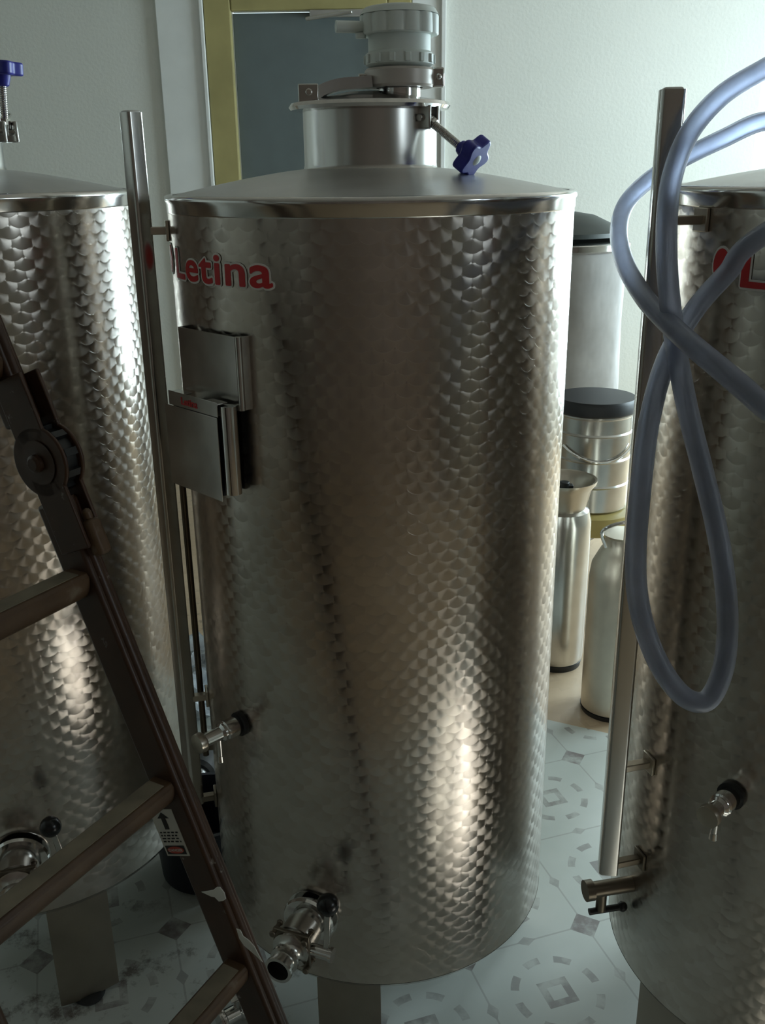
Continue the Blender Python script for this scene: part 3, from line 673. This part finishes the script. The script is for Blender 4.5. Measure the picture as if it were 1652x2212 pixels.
# ------------------------------------------------------------------ things behind, right gap
WRAP = NT('cloudy_plastic_wrap'); o_ = WRAP.obj(); WRAP.set(color=WRAP.ramp(WRAP.noise(o_, 7, 4), [(.3, (.21, .195, .175)), (.7, (.30, .28, .255))]), rough=.6, coat=0.0); WRAP.bump(WRAP.noise(WRAP.scale(o_, (1, 1, .5)), 5, 3), .35, .03); WRAP = WRAP.m
wc = atY(1205, 600, 4.25)
wt = thing('wrapped_tank', 'tall tank wrapped in cloudy plastic near the back wall', 'tank', (wc.x, 4.25, 0))
bm = BM(); R2 = .285; lathe(bm, [(R2-.02, .12), (R2, .14), (R2+.004, .5), (R2-.004, .8), (R2, 1.1), (R2, 1.40), (R2-.01, 1.425), (R2-.04, 1.435)], 64)
for v in bm.verts:
    k = noise.noise(v.co*5.0)*.012; v.co.x += v.co.x/R2*k; v.co.y += v.co.y/R2*k
obj('wrapped_body', bm, WRAP, wt)
bm = BM(); lathe(bm, [(R2+.004, 1.395), (R2+.014, 1.402), (R2+.014, 1.425), (R2+.002, 1.432), (.22, 1.446), (0, 1.455)], 64); obj('tank_rim', bm, POL, wt)
for a in (20, 110, 200, 290):
    bm = BM(); rod(bm, radial(a, .22, 0), radial(a, .22, .14), .018); obj('leg', bm, STEEL, wt)
bm = BM(); lathe(bm, [(R2-.03, 1.452), (R2-.01, 1.452), (R2-.01, 1.470), (R2-.06, 1.50), (.15, 1.535), (.05, 1.552), (0, 1.553)], 48)
lathe(bm, [(0, 1.552), (.04, 1.552), (.04, 1.575), (0, 1.575)], 24)
for v in bm.verts: v.co.x += wc.x-.01; v.co.y += 4.25
bm2 = bm; tag(obj('black_lid', bm2, simple('dark_green_black_cover', (.03, .038, .034), .5)), 'dark domed cover lying on the plastic-wrapped tank', 'lid')
# stool, drum
dc = atY(1278, 1000, 3.55); dx = dc.x
st_ = thing('wooden_stand', 'low ochre wooden stand under the short steel drum', 'stand', (dx, 3.55, 0))
bm = BM(); lathe(bm, [(0, .395), (.17, .395), (.185, .402), (.188, .44), (.18, .47), (.16, .478), (0, .478)], 48); obj('stand_top', bm, simple('ochre_wood', (.34, .26, .08), .5, var=.2), st_)
for a in (35, 125, 215, 305):
    bm = BM(); rod(bm, radial(a, .15, 0), radial(a, .12, .396), .02); obj('leg', bm, simple('dark_wood', (.06, .04, .02), .6), st_)
dr = thing('steel_drum', 'short ribbed steel drum with a black top on the ochre stand', 'drum', (dx, 3.55, .478))
bm = BM(); pr = [(0, 0), (.135, 0), (.142, .008)]
for zz in (.10, .20, .30): pr += [(.142, zz), (.147, zz+.006), (.142, zz+.012)]
pr += [(.142, .365), (.148, .372), (.148, .385), (.13, .388)]
lathe(bm, pr, 56); obj('drum_body', bm, STEEL, dr)
bm = BM(); lathe(bm, [(.150, .378), (.155, .384), (.155, .420), (.148, .432), (0, .438)], 56); obj('drum_lid', bm, BLACK, dr)
bm = BM(); pts = [radial(a, .150, .26-.05*math.sin(R_((a+60)/120*180))) for a in range(-60, 61, 10)]; tube(bm, pts, .005, 8); obj('drum_handle', bm, POL, dr)
# two cylinders on the floor
k1 = atZ(1215, 1450, 0)
kg = thing('steel_canister', 'slim dull steel canister with curled collar just right of the middle tank', 'canister', (k1.x-.015, k1.y+.08, 0))
bm = BM(); lathe(bm, [(0, .012), (.085, .012), (.098, .03), (.10, .05), (.10, .56), (.09, .60), (.05, .625), (.05, .64), (0, .64)], 56); obj('canister_body', bm, STEEL, kg)
bm = BM(); lathe(bm, [(.0, 0), (.092, 0), (.096, .022), (.090, .024), (0, .024)], 48); obj('base_ring', bm, BLACK, kg)
bm = BM(); lathe(bm, [(.075, .60), (.095, .68), (.11, .70), (.112, .712), (.104, .710), (.088, .69), (.07, .61)], 48); obj('collar', bm, WELD, kg)
bm = BM(); rod(bm, (0, 0, .64), (0, 0, .70), .018); box(bm, (-.03, -.012, .67), (.03, .012, .69)); obj('canister_valve', bm, BLACK, kg, bevel=.003)
k2 = atZ(1330, 1560, 0)
kb = thing('milk_canister', 'pale steel canister half hidden by the right gauge post', 'canister', (k2.x-.0, k2.y+.09, 0))
bm = BM(); lathe(bm, [(0, .012), (.09, .012), (.098, .02), (.098, .48), (.092, .53), (.07, .575), (.055, .60), (.055, .625), (.064, .635), (0, .64)], 56); obj('canister_body', bm, steel('pale_satin_steel', (.70, .64, .54), .4), kb)
bm = BM(); lathe(bm, [(0, 0), (.096, 0), (.100, .016), (0, .018)], 48); obj('base_ring', bm, BLACK, kb)
bm = BM(); tube(bm, smooth_path([(-.06, -.03, .60), (-.075, -.04, .66), (0, -.05, .69), (.075, -.04, .66), (.06, -.03, .60)], 5), .006, 10); obj('carry_handle', bm, POL, kb)

# ------------------------------------------------------------------ things behind, left gap
def heap(name, c, size, mat, seed, res=4, amp=.35):
    bm = BM(); bmesh.ops.create_icosphere(bm, subdivisions=res, radius=1)
    for v in bm.verts:
        n = noise.noise(v.co*1.7+Vector((seed, 0, 0))); n2 = noise.noise(v.co*5+Vector((0, seed, 0)))
        rid = abs(noise.noise(v.co*3.1+Vector((seed, seed, 0))))
        k = 1+amp*n+amp*.35*n2-amp*.6*rid
        v.co = Vector((v.co.x*size[0]*k, v.co.y*size[1]*k, max(0, (v.co.z*.5+.5)*size[2]*2*k*.6)))
    o = obj(name, bm, mat, None, angle=28); o.location = c; return o
BAG = NT('crumpled_clear_plastic'); o_ = BAG.obj(); BAG.set(color=BAG.ramp(BAG.noise(o_, 9, 4), [(.35, (.16, .18, .20)), (.65, (.42, .47, .52))]), rough=.25, coat=.4); BAG.bump(BAG.noise(o_, 14, 4), .8, .02); BAG = BAG.m
g1 = atZ(420, 1560, 0)
tag(heap('plastic_bag', (g1.x-.02, g1.y+.10, 0), (.16, .20, .17), BAG, 2.1), 'crumpled bluish plastic bag on the floor behind the left gauge post', 'bag')
pz = atZ(436, 1720, 0)
pm = thing('transfer_pump', 'small black pump with steel port on the floor between the tanks', 'pump', (pz.x-.01, pz.y+.06, 0))
bm = BM(); turned(bm, (0, -.07, .075), (0, 1, 0), [(0, 0), (.045, 0), (.055, .01), (.055, .12), (.048, .14), (0, .15)], 36); obj('motor_housing', bm, BLACK, pm)
bm = BM(); turned(bm, (0, -.085, .075), (0, -1, 0), [(0, -.02), (.038, -.02), (.038, .012), (.015, .016), (.015, .04), (0, .04)], 32); rod(bm, (0, -.09, .10), (0, -.09, .15), .014); obj('pump_head', bm, STEEL, pm)
bm = BM(); box(bm, (-.055, -.06, 0), (.055, .07, .022)); obj('pump_base', bm, DARKST, pm, bevel=.004)
tubm = simple('dark_navy_tub', (.010, .012, .020), .5)
tub = thing('rubber_tub', 'black tub on the floor between the left and middle tanks', 'tub', (-.47, 2.06, 0))
bm = BM(); lathe(bm, [(0, .004), (.11, 0), (.12, .01), (.132, .18), (.138, .185), (.138, .195), (.127, .195), (.112, .02), (0, .014)], 56); obj('tub_body', bm, tubm, tub)
for s in (-1, 1):
    bm = BM(); tube(bm, smooth_path([(s*.128, -.045, .17), (s*.155, -.03, .165), (s*.155, .03, .165), (s*.128, .045, .17)], 4), .007, 10); obj('tub_handle', bm, tubm, tub)
# chrome fitting on the floor at the bottom edge
q = atZ(515, 2205, 0)
ff = thing('hose_fitting', 'chrome pipe fitting lying on the floor at the bottom behind the ladder', 'fitting', (q.x, q.y, 0), rotz=R_(35))
bm = BM(); turned(bm, (-.045, 0, .026), (1, 0, 0), [(0, 0), (.024, 0), (.026, .004), (.026, .012), (.018, .016), (.018, .045), (.022, .048), (.022, .06), (.017, .062), (.017, .085), (.024, .088), (.024, .096), (.014, .096), (0, .08)], 36); obj('fitting_body', bm, POL, ff)
bm = BM(); rod(bm, (.0, 0, .04), (.0, 0, .062), .008); obox(bm, (.02, 0, .064), (1, 0, 0), (0, 1, 0), UP, .07, .014, .004); obj('fitting_lever', bm, STEEL, ff, bevel=.001)
bm = BM(); turned(bm, (.052, 0, .026), (1, 0, 0), [(.0, 0), (.018, 0), (.018, .02), (0, .02)], 24); obj('rubber_plug', bm, BLACK, ff)
